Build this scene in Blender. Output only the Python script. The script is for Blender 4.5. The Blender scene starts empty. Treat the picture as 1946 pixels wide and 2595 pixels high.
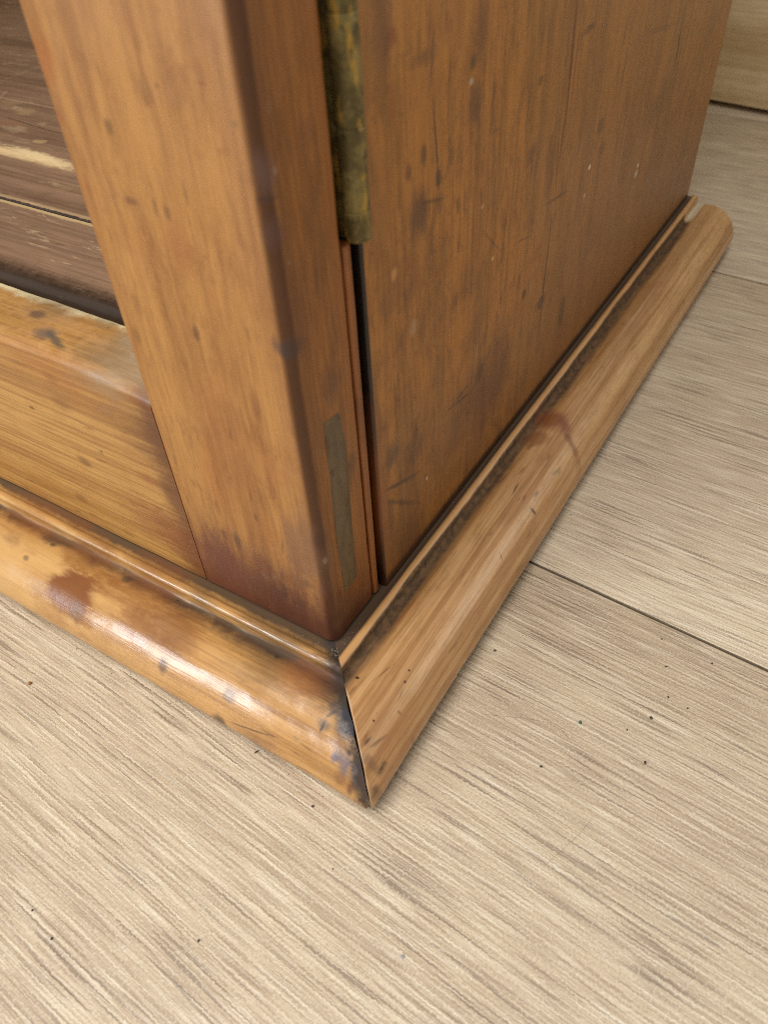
import bpy, bmesh, math, random
from mathutils import Vector, Matrix, noise as mnoise
random.seed(7)
sc = bpy.context.scene
C = bpy.data.collections.new("scene"); sc.collection.children.link(C)

# ------------------------------------------------------------------ camera
cam_d = bpy.data.cameras.new("camera"); cam = bpy.data.objects.new("camera", cam_d); C.objects.link(cam)
cam.location = (0.11622579, -0.13119862, 0.27802174)
cam.rotation_euler = (0.78824508, 0.04773179, 0.55252175)
cam_d.sensor_fit = 'HORIZONTAL'; cam_d.sensor_width = 36; cam_d.lens = 36.04
cam_d.clip_start = 0.005; cam_d.clip_end = 50
cam_d.dof.use_dof = True; cam_d.dof.focus_distance = 0.335; cam_d.dof.aperture_fstop = 17
sc.camera = cam
bpy.context.scene.cycles.use_denoising = False
sc.cycles.filter_width = 0.9

# ------------------------------------------------------------------ light: a room lit by a window on the left and a soft ceiling
w = bpy.data.worlds.new("World"); sc.world = w; w.use_nodes = True
w.node_tree.nodes["Background"].inputs[0].default_value = (1.0, 0.985, 0.965, 1)
w.node_tree.nodes["Background"].inputs[1].default_value = 0.45

def area(name, loc, target, sx, sy, power, col):
    d = bpy.data.lights.new(name, 'AREA'); d.shape = 'RECTANGLE'; d.size = sx; d.size_y = sy
    d.energy = power; d.color = col
    o = bpy.data.objects.new(name, d); C.objects.link(o); o.location = loc
    o.rotation_euler = (Vector(target) - Vector(loc)).to_track_quat('-Z', 'Y').to_euler()
    return o
area("window_light", (-1.28, -1.95, 0.62), (-0.05, 0, 0.05), 0.55, 0.95, 27, (0.86, 0.93, 1.0))
area("back_fill_light", (2.1, 1.9, 0.85), (0.1, 0.2, 0), 1.0, 0.9, 13, (0.95, 0.97, 1.0))  # added fill lamp, no window known there: sheen and lift at the back right
area("ceiling_light", (-0.15, -0.95, 2.2), (0.05, 0, 0), 1.3, 1.3, 48, (1.0, 0.975, 0.95))

vs = sc.view_settings
vs.view_transform = 'Standard'; vs.look = 'None'; vs.exposure = 0; vs.gamma = 1

# ------------------------------------------------------------------ helpers: objects
def tag(o, label=None, cat=None, group=None, kind=None):
    if label: o["label"] = label
    if cat: o["category"] = cat
    if group: o["group"] = group
    if kind: o["kind"] = kind
    return o
def empty(name, loc=(0, 0, 0)):
    o = bpy.data.objects.new(name, None); C.objects.link(o); o.location = loc; o.empty_display_size = 0.05
    return o
def link(name, me, mat, parent=None, smooth=35):
    me.materials.clear(); me.materials.append(mat)
    o = bpy.data.objects.new(name, me); C.objects.link(o)
    if parent: o.parent = parent
    if smooth:
        me.shade_smooth(); me.set_sharp_from_angle(angle=math.radians(smooth))
    return o
def loft(rings, closed=True, caps=True):
    """rings of points -> mesh; each ring is a closed loop"""
    n = len(rings[0]); vs_ = [p for r in rings for p in r]; fs = []
    for i in range(len(rings) - 1):
        for j in range(n if closed else n - 1):
            a, b = i * n + j, i * n + (j + 1) % n
            fs.append((a, b, b + n, a + n))
    if caps and closed:
        fs.append(tuple(range(n))[::-1]); fs.append(tuple(range((len(rings) - 1) * n, len(rings) * n)))
    me = bpy.data.meshes.new("m"); me.from_pydata(vs_, [], fs); me.update()
    bm = bmesh.new(); bm.from_mesh(me); bmesh.ops.recalc_face_normals(bm, faces=bm.faces); bm.to_mesh(me); bm.free()
    return me
def box(x0, x1, y0, y1, z0, z1, bev=0.0008, seg=2):
    bm = bmesh.new()
    bmesh.ops.create_cube(bm, size=1, matrix=Matrix.Translation(((x0+x1)/2, (y0+y1)/2, (z0+z1)/2)) @ Matrix.Diagonal((x1-x0, y1-y0, z1-z0, 1)))
    if bev: bmesh.ops.bevel(bm, geom=bm.edges[:], offset=bev, segments=seg, affect='EDGES', profile=0.5)
    me = bpy.data.meshes.new("m"); bm.to_mesh(me); bm.free()
    return me
def rounded(corners):
    """2-D loop of (x, y, radius) -> points with rounded corners"""
    out = []; n = len(corners)
    for i, (x, y, r) in enumerate(corners):
        p = Vector((x, y)); a = Vector(corners[i-1][:2]); b = Vector(corners[(i+1) % n][:2])
        if r <= 0: out.append((x, y)); continue
        u = (a - p).normalized(); v = (b - p).normalized(); half = u.angle(v) / 2
        d = r / math.tan(half); c = p + (u + v).normalized() * (r / math.sin(half))
        s = p + u * d - c; e = p + v * d - c; k = 8
        ang = s.angle_signed(e)
        for j in range(k + 1):
            t = -ang * j / k
            out.append((c.x + s.x * math.cos(t) - s.y * math.sin(t), c.y + s.x * math.sin(t) + s.y * math.cos(t)))
    return out
def wob(p, amp, freq, seed=0.0):
    return amp * mnoise.noise(Vector(p) * freq + Vector((seed, seed * 1.7, -seed)))

# ------------------------------------------------------------------ helpers: materials
def lin(h):
    c = [int(h[i:i+2], 16) / 255 for i in (0, 2, 4)]
    return tuple(x / 12.92 if x <= 0.04045 else ((x + 0.055) / 1.055) ** 2.4 for x in c) + (1,)
def bl(c, r, col, a, n, soft, ns): return dict(loc=c, rot=(0, 0, 0), r=r, col=col, a=a, n=n, soft=soft if soft <= 0.4 else (0.85 if sorted(r)[1] > 0.009 else 0.62), ns=ns)
def ln(A, B, wd, ax, col, a, n):
    A, B = Vector(A), Vector(B); X = (B - A); L = X.length; X.normalize()
    Z = Vector([1.0 if k == ax else 0.0 for k in range(3)]); Y = Z.cross(X).normalized(); Z = X.cross(Y)
    e = Matrix((X, Y, Z)).transposed().to_euler()
    return dict(loc=tuple((A + B) / 2), rot=tuple(e), r=(L / 2 + wd, wd, 0.02), col=col, a=a, n=n, soft=0.7, ns=400)
class NT:
    dirt = None
    def __init__(s, name):
        s.mat = bpy.data.materials.new(name); s.mat.use_nodes = True
        s.t = s.mat.node_tree; s.t.nodes.clear()
        s.out = s.t.nodes.new('ShaderNodeOutputMaterial'); s.b = s.t.nodes.new('ShaderNodeBsdfPrincipled')
        s.t.links.new(s.b.outputs[0], s.out.inputs[0])
        s.P = s.t.nodes.new('ShaderNodeTexCoord').outputs['Object']
    def put(s, sock, v):
        if isinstance(v, bpy.types.NodeSocket): s.t.links.new(v, sock)
        elif v is not None: sock.default_value = v
    def m(s, op, a, b=None, c=None, clamp=False):
        n = s.t.nodes.new('ShaderNodeMath'); n.operation = op; n.use_clamp = clamp
        for i, v in enumerate((a, b, c)): s.put(n.inputs[i], v)
        return n.outputs[0]
    def vm(s, op, a, b=None):
        n = s.t.nodes.new('ShaderNodeVectorMath'); n.operation = op
        s.put(n.inputs[0], a); s.put(n.inputs[1], b)
        return n.outputs['Value'] if op in ('LENGTH', 'DOT_PRODUCT') else n.outputs[0]
    def noise(s, vec, scale=1.0, detail=2.0, rough=0.5, dist=0.0):
        n = s.t.nodes.new('ShaderNodeTexNoise'); s.put(n.inputs['Vector'], vec)
        n.inputs['Scale'].default_value = scale; n.inputs['Detail'].default_value = detail
        n.inputs['Roughness'].default_value = rough; n.inputs['Distortion'].default_value = dist
        return n.outputs[0]
    def xyz(s, v):
        n = s.t.nodes.new('ShaderNodeSeparateXYZ'); s.put(n.inputs[0], v); return n.outputs
    def step(s, x, a, b, lo=0.0, hi=1.0, smooth=True):
        n = s.t.nodes.new('ShaderNodeMapRange'); n.interpolation_type = 'SMOOTHSTEP' if smooth else 'LINEAR'
        s.put(n.inputs[0], x); n.inputs[1].default_value = a; n.inputs[2].default_value = b
        n.inputs[3].default_value = lo; n.inputs[4].default_value = hi
        return n.outputs[0]
    def mix(s, f, a, b, blend='MIX'):
        n = s.t.nodes.new('ShaderNodeMix'); n.data_type = 'RGBA'; n.blend_type = blend
        s.put(n.inputs[0], f)
        s.put(n.inputs[6], lin(a) if isinstance(a, str) else a); s.put(n.inputs[7], lin(b) if isinstance(b, str) else b)
        return n.outputs[2]
    def mapping(s, vec, loc=(0, 0, 0), rot=(0, 0, 0), scale=(1, 1, 1), kind='POINT'):
        n = s.t.nodes.new('ShaderNodeMapping'); n.vector_type = kind
        s.put(n.inputs[0], vec); n.inputs[1].default_value = loc; n.inputs[2].default_value = rot; n.inputs[3].default_value = scale
        return n.outputs[0]
    def bump(s, h, dist, strength=1.0, prev=None):
        n = s.t.nodes.new('ShaderNodeBump'); n.inputs['Strength'].default_value = strength; n.inputs['Distance'].default_value = dist
        s.put(n.inputs['Height'], h)
        if prev is not None: s.put(n.inputs['Normal'], prev)
        return n.outputs[0]
    def stains(s, col, items, ax=0):
        shared = {}
        gp = s.mapping(s.P, scale=scalevec(ax, 0.35, 1.0))
        for d in items:
            k = d['ns']
            if k not in shared: shared[k] = s.m('SUBTRACT', s.noise(gp, k, 5, 0.7), 0.5)
            q = s.mapping(s.P, d['loc'], d['rot'], d['r'], 'TEXTURE')
            f = s.m('MULTIPLY_ADD', shared[k], 3.6 * d['n'], s.vm('LENGTH', q))
            f = s.step(f, 1.0 + d['soft'] * 0.6, 1.0 - d['soft'], 0.0, d['a'])
            col = s.mix(f, col, d['col'])
        return col
def scalevec(ax, along, across):
    return tuple(along if k == ax else across for k in range(3))

def wood(name, ax, light, mid, dark, stains=(), ring=55, ring_amt=0.5, fib=0.35, pores=0.35, blot=0.5, blot_col=None,
         rough=(0.30, 0.45), spec=0.5, coat=0.0, seed=0.0, bump=0.00012, extra=None, blot_scale=22, along=2.2, mottle=0.3, lines=0.3, line_along=6):
    t = NT(name)
    P = t.vm('ADD', t.P, (seed, seed * 1.3, seed * 0.7))
    # growth bands: long soft stripes along the grain, bent slowly
    warp = t.noise(t.mapping(P, scale=scalevec(ax, 5, 16)), 1, 2, 0.5)
    n1 = t.noise(t.mapping(P, scale=scalevec(ax, along, ring)), 1, 4, 0.6, 0.7)
    n1 = t.m('ADD', n1, t.m('MULTIPLY', t.m('SUBTRACT', warp, 0.5), 0.35))
    n2 = t.noise(t.mapping(P, scale=scalevec(ax, along * 5, ring * 5)), 1, 4, 0.65, 0.4)
    n3 = t.noise(t.mapping(P, scale=scalevec(ax, 45, 1500)), 1, 2, 0.6)
    bt = t.noise(P, blot_scale, 4, 0.6, 0.4)
    col = t.mix(t.step(n1, 0.62, 0.36), light, mid)
    col = t.mix(t.m('MULTIPLY', t.step(n1, 0.50, 0.33), ring_amt), col, dark)
    col = t.mix(t.m('MULTIPLY', t.step(n2, 0.52, 0.34), ring_amt * 0.7), col, dark)
    col = t.mix(t.m('MULTIPLY', t.step(n2, 0.56, 0.70), ring_amt * 0.5), col, light)
    col = t.mix(t.m('MULTIPLY', t.step(bt, 0.50, 0.68), blot), col, blot_col or dark)
    col = t.mix(t.m('MULTIPLY', t.step(n3, 0.55, 0.30), fib), col, dark)
    col = t.mix(t.m('MULTIPLY', t.step(n3, 0.56, 0.75), fib * 0.6), col, light)
    mo = t.noise(t.mapping(P, scale=scalevec(ax, 0.5, 1.0)), 130, 5, 0.7)
    col = t.mix(t.m('MULTIPLY', t.step(mo, 0.50, 0.72), mottle), col, dark)
    col = t.mix(t.m('MULTIPLY', t.step(mo, 0.48, 0.30), mottle * 0.6), col, light)
    li = t.noise(t.mapping(P, scale=scalevec(ax, line_along, 430), loc=(7, 3, 5)), 1, 2, 0.5, 0.2)
    col = t.mix(t.m('MULTIPLY', t.step(li, 0.53, 0.62), lines), col, dark)
    col = t.mix(t.m('MULTIPLY', t.step(li, 0.47, 0.38), lines * 0.5), col, light)
    # short dark pores and grime dashes
    n4 = t.noise(t.mapping(P, scale=scalevec(ax, 70, 420)), 1, 1, 0.5)
    col = t.mix(t.m('MULTIPLY', t.step(n4, 0.69, 0.77), pores), col, '2e1a0e')
    n5 = t.noise(P, 420, 2, 0.6)
    col = t.mix(t.m('MULTIPLY', t.step(n5, 0.70, 0.78), pores * 0.7), col, '2a1a10')
    if extra: col = extra(t, col)
    col = t.stains(col, stains, ax)
    t.put(t.b.inputs['Base Color'], col)
    rn = t.noise(P, 60, 4, 0.65)
    rv = t.step(rn, 0.3, 0.7, rough[0], rough[1], False)
    if getattr(t, 'dirt', None) is not None: rv = t.m('MULTIPLY_ADD', t.dirt, 0.6, rv, True)     # grime is matt
    t.put(t.b.inputs['Roughness'], rv)
    t.b.inputs['Specular IOR Level'].default_value = spec
    if coat: 
        t.put(t.b.inputs['Coat Weight'], t.m('MULTIPLY_ADD', t.dirt, -coat, coat) if getattr(t, 'dirt', None) is not None else coat); t.b.inputs['Coat Roughness'].default_value = 0.18
    h = t.m('ADD', t.m('MULTIPLY', n3, 0.35), t.m('ADD', t.m('MULTIPLY', n2, 1.0), t.m('MULTIPLY', t.noise(P, 110, 3, 0.6), 1.1)))
    nb = t.bump(h, bump)
    t.put(t.b.inputs['Normal'], nb)
    if coat: t.put(t.b.inputs['Coat Normal'], nb)
    return t.mat

STAINS = {
    'side': [
        bl((0.0013, 0.1014, 0.1986), (0.02, 0.0043, 0.0066), '52301c', 0.7, 0.5, 0.5, 90),
        bl((0.0013, 0.1032, 0.2178), (0.02, 0.0061, 0.0091), '6a3c18', 0.6, 0.5, 0.5, 90),
        bl((0.0013, 0.0999, 0.2107), (0.02, 0.0027, 0.0023), '3c2a1a', 0.7, 0.5, 0.5, 90),
        ln((0.0013, 0.0758, 0.2252), (0.0013, 0.0736, 0.2111), 0.0006, 0, '2a1a10', 0.6, 0.5),
        ln((0.0013, 0.0746, 0.2104), (0.0013, 0.0788, 0.1814), 0.0005, 0, '2a1a10', 0.8, 0.5),
        bl((0.0013, 0.0782, 0.1841), (0.02, 0.0018, 0.0031), '2a1a10', 0.7, 0.5, 0.5, 90),
        bl((0.0013, 0.0713, 0.2187), (0.02, 0.0066, 0.0025), '6b421c', 0.6, 0.6, 0.5, 90),
        bl((0.0013, 0.0542, 0.2272), (0.02, 0.0027, 0.0026), '7c3c12', 0.7, 0.5, 0.5, 90),
        bl((0.0013, 0.0534, 0.2117), (0.02, 0.0027, 0.0082), '7c4216', 0.55, 0.6, 0.5, 90),
        bl((0.0013, 0.0696, 0.1938), (0.02, 0.002, 0.0029), '4a2c18', 0.7, 0.5, 0.5, 90),
        bl((0.0013, 0.0668, 0.1773), (0.02, 0.0059, 0.0084), '4c2a1c', 0.75, 0.5, 0.5, 90),
        bl((0.0013, 0.0608, 0.192), (0.02, 0.0016, 0.0023), '4a2018', 0.6, 0.5, 0.5, 90),
        ln((0.0013, 0.0681, 0.1802), (0.0013, 0.0808, 0.1769), 0.0007, 0, '402418', 0.6, 0.5),
        bl((0.0013, 0.0549, 0.1873), (0.02, 0.0011, 0.0045), '6b4a22', 0.5, 0.5, 0.5, 90),
        bl((0.0013, 0.0919, 0.1706), (0.02, 0.0014, 0.0028), '5a3c18', 0.6, 0.5, 0.5, 90),
        bl((0.0013, 0.0872, 0.1876), (0.02, 0.0024, 0.0026), '6a4220', 0.5, 0.5, 0.5, 90),
        ln((0.0013, 0.1819, 0.2114), (0.0013, 0.1835, 0.1747), 0.0012, 0, '5c260c', 0.9, 0.5),
        ln((0.0013, 0.1835, 0.1761), (0.0013, 0.181, 0.1489), 0.001, 0, '5a2c14', 0.75, 0.6),
        ln((0.0013, 0.1875, 0.2053), (0.0013, 0.1881, 0.1733), 0.0007, 0, '7a3c1c', 0.6, 0.6),
        ln((0.0013, 0.1952, 0.2076), (0.0013, 0.1871, 0.1962), 0.0006, 0, '6b2e10', 0.5, 0.5),
        ln((0.0013, 0.3396, 0.1761), (0.0013, 0.3425, 0.1486), 0.0012, 0, '2e1d12', 0.8, 0.6),
        ln((0.0013, 0.1797, 0.126), (0.0013, 0.1787, 0.0683), 0.0009, 0, '3a2014', 0.75, 0.7),
        ln((0.0013, 0.1769, 0.1707), (0.0013, 0.1823, 0.1365), 0.0008, 0, '5a3420', 0.5, 0.7),
        ln((0.0013, 0.1718, 0.1397), (0.0013, 0.1959, 0.1365), 0.0009, 0, '3a261a', 0.55, 0.5),
        bl((0.0013, 0.1325, 0.0779), (0.02, 0.0157, 0.019), '5a3018', 0.65, 0.7, 0.5, 90),
        bl((0.0013, 0.1153, 0.0915), (0.02, 0.0036, 0.0058), '3a2018', 0.6, 0.5, 0.5, 90),
        ln((0.0013, 0.0886, 0.0895), (0.0013, 0.1043, 0.0913), 0.0006, 0, '2e1a10', 0.7, 0.7),
        ln((0.0013, 0.1049, 0.0817), (0.0013, 0.1117, 0.0897), 0.0005, 0, '2e1a10', 0.6, 0.7),
        bl((0.0013, 0.1507, 0.1671), (0.02, 0.005, 0.0036), '4a3022', 0.5, 0.7, 0.5, 90),
        bl((0.0013, 0.1543, 0.1913), (0.02, 0.0023, 0.0018), '4a2c10', 0.6, 0.5, 0.5, 90),
        bl((0.0013, 0.2297, 0.1531), (0.02, 0.0043, 0.0032), '4a2c20', 0.5, 0.6, 0.5, 90),
        bl((0.0013, 0.2363, 0.1404), (0.02, 0.0046, 0.0039), '4a2c20', 0.45, 0.6, 0.5, 90),
        bl((0.0013, 0.156, 0.1062), (0.02, 0.0024, 0.0026), '2a1a12', 0.7, 0.5, 0.5, 90),
        bl((0.0013, 0.2091, 0.0701), (0.02, 0.0042, 0.0084), '4a3414', 0.7, 0.5, 0.5, 90),
        ln((0.0013, 0.1965, 0.1988), (0.0013, 0.2043, 0.1978), 0.001, 0, '3a261a', 0.5, 0.5),
        ln((0.0013, 0.1908, 0.1974), (0.0013, 0.2033, 0.1977), 0.0013, 0, '3a261a', 0.4, 0.5),
        bl((0.0013, 0.178, 0.0916), (0.02, 0.0059, 0.0034), '3c1e14', 0.6, 0.5, 0.5, 90),
        ln((0.0013, 0.2773, 0.179), (0.0013, 0.3328, 0.1713), 0.0016, 0, '5c3c28', 0.35, 0.7),
        bl((0.0013, 0.3237, 0.1347), (0.02, 0.0259, 0.0104), '5c3e28', 0.4, 0.8, 0.5, 90),
        ln((0.0013, 0.2626, 0.1486), (0.0013, 0.2629, 0.1642), 0.0015, 0, '5c3c28', 0.35, 0.7),
        ln((0.0013, 0.1131, 0.1521), (0.0013, 0.1283, 0.1384), 0.0006, 0, '4a2a1a', 0.4, 0.5),
        ln((0.0013, 0.1436, 0.1355), (0.0013, 0.156, 0.1324), 0.0005, 0, '4a2a1a', 0.5, 0.5),
        ln((0.0013, 0.1142, 0.1857), (0.0013, 0.122, 0.1852), 0.0006, 0, '4a2a1a', 0.35, 0.5),
        ln((0.0013, 0.0378, 0.0857), (0.0013, 0.0605, 0.0762), 0.0011, 0, '2c1a10', 0.75, 0.6),
        ln((0.0013, 0.0374, 0.0809), (0.0013, 0.0606, 0.0607), 0.0012, 0, '331e12', 0.6, 0.6),
        bl((0.0013, 0.0452, 0.0977), (0.02, 0.0044, 0.0056), '35221a', 0.6, 0.8, 0.5, 90),
        bl((0.0013, 0.0592, 0.0904), (0.02, 0.0073, 0.0072), '482a18', 0.45, 0.8, 0.5, 90),
        bl((0.0013, 0.1126, 0.0795), (0.02, 0.02, 0.0204), '5c341c', 0.45, 0.8, 0.5, 90),
        ln((0.0013, 0.0869, 0.0897), (0.0013, 0.1044, 0.0865), 0.0006, 0, '2e1a10', 0.7, 0.7),
        bl((0.0013, 0.049, 0.0423), (0.02, 0.0154, 0.0201), '4a2814', 0.5, 0.8, 0.5, 90),
        bl((0.0013, 0.0356, 0.0807), (0.02, 0.0044, 0.0397), '8a4a1c', 0.5, 0.6, 0.5, 90),
        bl((0.0013, 0.222, 0.1376), (0.02, 0.0015, 0.0012), 'd8cbb4', 0.8, 0.3, 0.4, 90),
        bl((0.0013, 0.3046, 0.11), (0.02, 0.0017, 0.001), 'd8cbb4', 0.7, 0.3, 0.4, 90),
        bl((0.0013, 0.3036, 0.1058), (0.02, 0.0027, 0.0018), 'c8b8a4', 0.55, 0.5, 0.5, 90),
        bl((0.0013, 0.2203, 0.1252), (0.02, 0.0012, 0.001), 'd0c2ac', 0.65, 0.4, 0.5, 90),
        bl((0.0013, 0.0989, 0.2055), (0.02, 0.0014, 0.001), 'b0a698', 0.6, 0.6, 0.5, 90),
        bl((0.0013, 0.0508, 0.1653), (0.02, 0.0023, 0.0025), 'c08a50', 0.7, 0.6, 0.5, 90),
        bl((0.0013, 0.1104, 0.1628), (0.02, 0.0013, 0.0008), 'c89060', 0.6, 0.5, 0.5, 90),
        bl((0.0013, 0.1213, 0.1385), (0.02, 0.0011, 0.0009), 'd8b080', 0.7, 0.5, 0.5, 90),
        bl((0.0013, 0.069, 0.0673), (0.02, 0.0005, 0.0009), 'd0c8bc', 0.75, 0.3, 0.5, 90),
        bl((0.0013, 0.0614, 0.1411), (0.02, 0.0034, 0.0029), 'b09070', 0.35, 0.8, 0.5, 90),
        ln((0.0013, 0.1114, 0.1112), (0.0013, 0.1111, 0.097), 0.0004, 0, 'b09070', 0.4, 0.6),
    ],
    'stile': [
        bl((-0.0395, 0.0, 0.074), (0.0022, 0.0043, 0.0057), '3c2c20', 0.64, 0.4, 0.5, 90),
        bl((-0.0458, 0.0, 0.0742), (0.0013, 0.0043, 0.003), '4a2c18', 0.52, 0.5, 0.5, 90),
        bl((-0.0272, 0.0, 0.0917), (0.0008, 0.0043, 0.002), '4a2c18', 0.45, 0.5, 0.5, 90),
        bl((-0.044, 0.0, 0.0353), (0.0431, 0.005, 0.0369), '5c3020', 0.85, 0.8, 0.5, 90),
        bl((-0.0567, 0.0, 0.0519), (0.0163, 0.005, 0.0188), '65382a', 0.7, 0.9, 0.5, 90),
        bl((-0.0165, 0.0, 0.039), (0.022, 0.005, 0.0232), '4c281c', 0.85, 0.8, 0.5, 90),
        bl((-0.0078, 0.0, 0.0835), (0.0078, 0.005, 0.0242), '6a4836', 0.6, 0.9, 0.5, 90),
        bl((-0.0211, 0.0, 0.0546), (0.0013, 0.0043, 0.0049), '3c2016', 0.52, 0.5, 0.5, 90),
        bl((-0.0085, 0.0, 0.0665), (0.0035, 0.0043, 0.0027), '463028', 0.45, 0.5, 0.5, 90),
        bl((-0.0009, 0.0, 0.2063), (0.0023, 0.0043, 0.0009), '3a2420', 0.6, 0.5, 0.5, 90),
        bl((-0.0006, 0.0, 0.2124), (0.0021, 0.005, 0.0064), '6b5048', 0.55, 0.5, 0.5, 90),
        bl((-0.0006, 0.0, 0.1983), (0.0022, 0.005, 0.0047), '5a3c34', 0.6, 0.5, 0.5, 90),
        bl((-0.0008, 0.0, 0.1668), (0.0046, 0.005, 0.003), '3a3030', 0.75, 0.5, 0.5, 90),
        bl((-0.046, 0.0, 0.2165), (0.0013, 0.0043, 0.002), '4a3418', 0.6, 0.4, 0.5, 90),
        bl((-0.0454, 0.0, 0.2131), (0.0021, 0.005, 0.0045), '8a5a20', 0.5, 0.5, 0.5, 90),
        bl((-0.0265, 0.0, 0.2277), (0.0009, 0.0043, 0.0007), '5c3c18', 0.49, 0.5, 0.5, 90),
        bl((-0.0125, 0.0, 0.2297), (0.0014, 0.0043, 0.0008), '7c3c1c', 0.45, 0.5, 0.5, 90),
        bl((-0.0054, 0.0, 0.2224), (0.0009, 0.0043, 0.0009), '5c4c30', 0.45, 0.5, 0.5, 90),
        bl((-0.0292, 0.0, 0.2359), (0.0013, 0.0043, 0.0019), '84541c', 0.45, 0.5, 0.5, 90),
        bl((-0.0454, 0.0, 0.1986), (0.0028, 0.0043, 0.0012), '5c3424', 0.56, 0.6, 0.5, 90),
        bl((-0.0333, 0.0, 0.1977), (0.0013, 0.0043, 0.0023), '57391c', 0.52, 0.5, 0.5, 90),
        bl((-0.0301, 0.0, 0.2246), (0.0013, 0.0043, 0.0018), '85501c', 0.38, 0.5, 0.5, 90),
        bl((-0.033, 0.0, 0.1889), (0.0038, 0.005, 0.0088), '8c4c20', 0.45, 0.7, 0.5, 90),
        bl((-0.0103, 0.0, 0.216), (0.0026, 0.0043, 0.0008), '85551f', 0.38, 0.5, 0.5, 90),
        bl((-0.0628, 0.0, 0.2303), (0.0048, 0.005, 0.0055), '9a561c', 0.55, 0.8, 0.5, 90),
        bl((-0.0635, 0.0, 0.2169), (0.002, 0.0043, 0.0021), '8e4e1c', 0.41, 0.7, 0.5, 90),
        bl((-0.018, 0.0, 0.2141), (0.0018, 0.0043, 0.0013), '8c5a24', 0.3, 0.7, 0.5, 90),
        bl((-0.0338, 0.0, 0.1635), (0.0015, 0.0043, 0.003), '5a3418', 0.52, 0.5, 0.5, 90),
        bl((-0.0602, 0.0, 0.1543), (0.0018, 0.0043, 0.0034), '6a4218', 0.45, 0.5, 0.5, 90),
        bl((-0.0046, 0.0, 0.1687), (0.0011, 0.0043, 0.0027), '4a2c30', 0.45, 0.5, 0.5, 90),
        bl((-0.0341, 0.0, 0.1624), (0.0014, 0.0043, 0.003), '5a3418', 0.45, 0.5, 0.5, 90),
        bl((-0.0162, 0.0, 0.1428), (0.0019, 0.005, 0.0079), '6b3a18', 0.5, 0.5, 0.5, 90),
        bl((-0.0455, 0.0, 0.087), (0.0016, 0.0043, 0.0049), '6b3a18', 0.41, 0.5, 0.5, 90),
        bl((-0.0171, 0.0, 0.1126), (0.0026, 0.005, 0.0096), '7a4420', 0.5, 0.7, 0.5, 90),
        bl((-0.0424, 0.0, 0.1045), (0.0049, 0.005, 0.0157), '9a5a24', 0.35, 0.8, 0.5, 90),
    ],
    'sedge': [
        bl((0.0, 0.0055, 0.2246), (0.0043, 0.0009, 0.0012), '8a6a58', 0.3, 0.6, 0.5, 90),
        bl((0.0, 0.0048, 0.2119), (0.0043, 0.0007, 0.001), 'a08878', 0.38, 0.6, 0.5, 90),
        bl((-0.0, 0.0049, 0.1897), (0.0043, 0.0005, 0.0005), 'a89888', 0.45, 0.5, 0.5, 90),
        bl((-0.0, 0.0021, 0.0818), (0.0043, 0.0006, 0.0014), 'a08868', 0.38, 0.8, 0.5, 90),
        bl((-0.0, 0.0019, 0.092), (0.0043, 0.0026, 0.0043), '3a1c0c', 0.45, 0.7, 0.5, 90),
        bl((-0.0, 0.0218, 0.1112), (0.0043, 0.0024, 0.0038), '2e2620', 0.38, 0.7, 0.5, 90),
        bl((0.0, 0.0159, 0.0529), (0.0043, 0.0044, 0.0069), '9a4c14', 0.38, 0.9, 0.5, 90),
        bl((0.0, 0.0163, 0.2151), (0.005, 0.0038, 0.0043), '6a3c20', 0.4, 0.9, 0.5, 90),
        bl((0.0, 0.006, 0.179), (0.005, 0.0077, 0.0133), '5c3018', 0.4, 0.9, 0.5, 90),
        bl((0.0, 0.0162, 0.1472), (0.005, 0.0048, 0.0075), '4a2c20', 0.55, 0.8, 0.5, 90),
        bl((0.0, 0.0129, 0.0398), (0.005, 0.0124, 0.0189), '3a2010', 0.6, 0.8, 0.5, 90),
    ],
    'rail': [
        bl((-0.0742, 0.0, 0.1097), (0.0153, 0.005, 0.016), '6a3e1c', 0.65, 0.9, 0.5, 90),
        bl((-0.0692, 0.0, 0.1274), (0.0117, 0.005, 0.0062), '7a4620', 0.6, 0.9, 0.5, 90),
        bl((-0.0661, 0.0, 0.1098), (0.0076, 0.005, 0.0175), '5c341a', 0.55, 0.9, 0.5, 90),
        bl((-0.0663, 0.0, 0.0797), (0.008, 0.005, 0.0128), '6a4024', 0.6, 0.8, 0.5, 90),
        bl((-0.0697, 0.0, 0.0518), (0.0131, 0.005, 0.0201), '6a3820', 0.6, 0.9, 0.5, 90),
        bl((-0.1174, 0.0, 0.1204), (0.0039, 0.0043, 0.0026), '5c3820', 0.38, 0.7, 0.5, 90),
        bl((-0.1394, 0.0, 0.0989), (0.0018, 0.0043, 0.0009), '2c1a10', 0.64, 0.3, 0.5, 90),
        bl((-0.1169, 0.0, 0.1088), (0.0054, 0.0043, 0.0034), '7c4a24', 0.45, 0.6, 0.5, 90),
        bl((-0.1037, 0.0, 0.0906), (0.0007, 0.0043, 0.0006), '17100b', 0.68, 0.2, 0.5, 90),
        bl((-0.1179, 0.0, 0.0793), (0.0042, 0.0043, 0.0024), '5c3a1c', 0.56, 0.5, 0.5, 90),
        bl((-0.1338, 0.0, 0.0519), (0.0047, 0.0043, 0.0028), '6c4622', 0.52, 0.5, 0.5, 90),
        bl((-0.0804, 0.0, 0.0858), (0.0053, 0.0043, 0.0029), '8a4c28', 0.38, 0.7, 0.5, 90),
        bl((-0.0957, 0.0, 0.0668), (0.003, 0.0043, 0.0019), '8a4c28', 0.38, 0.5, 0.5, 90),
        bl((-0.1151, 0.0, 0.1247), (0.0343, 0.005, 0.0124), '9a5820', 0.4, 0.9, 0.5, 90),
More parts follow.
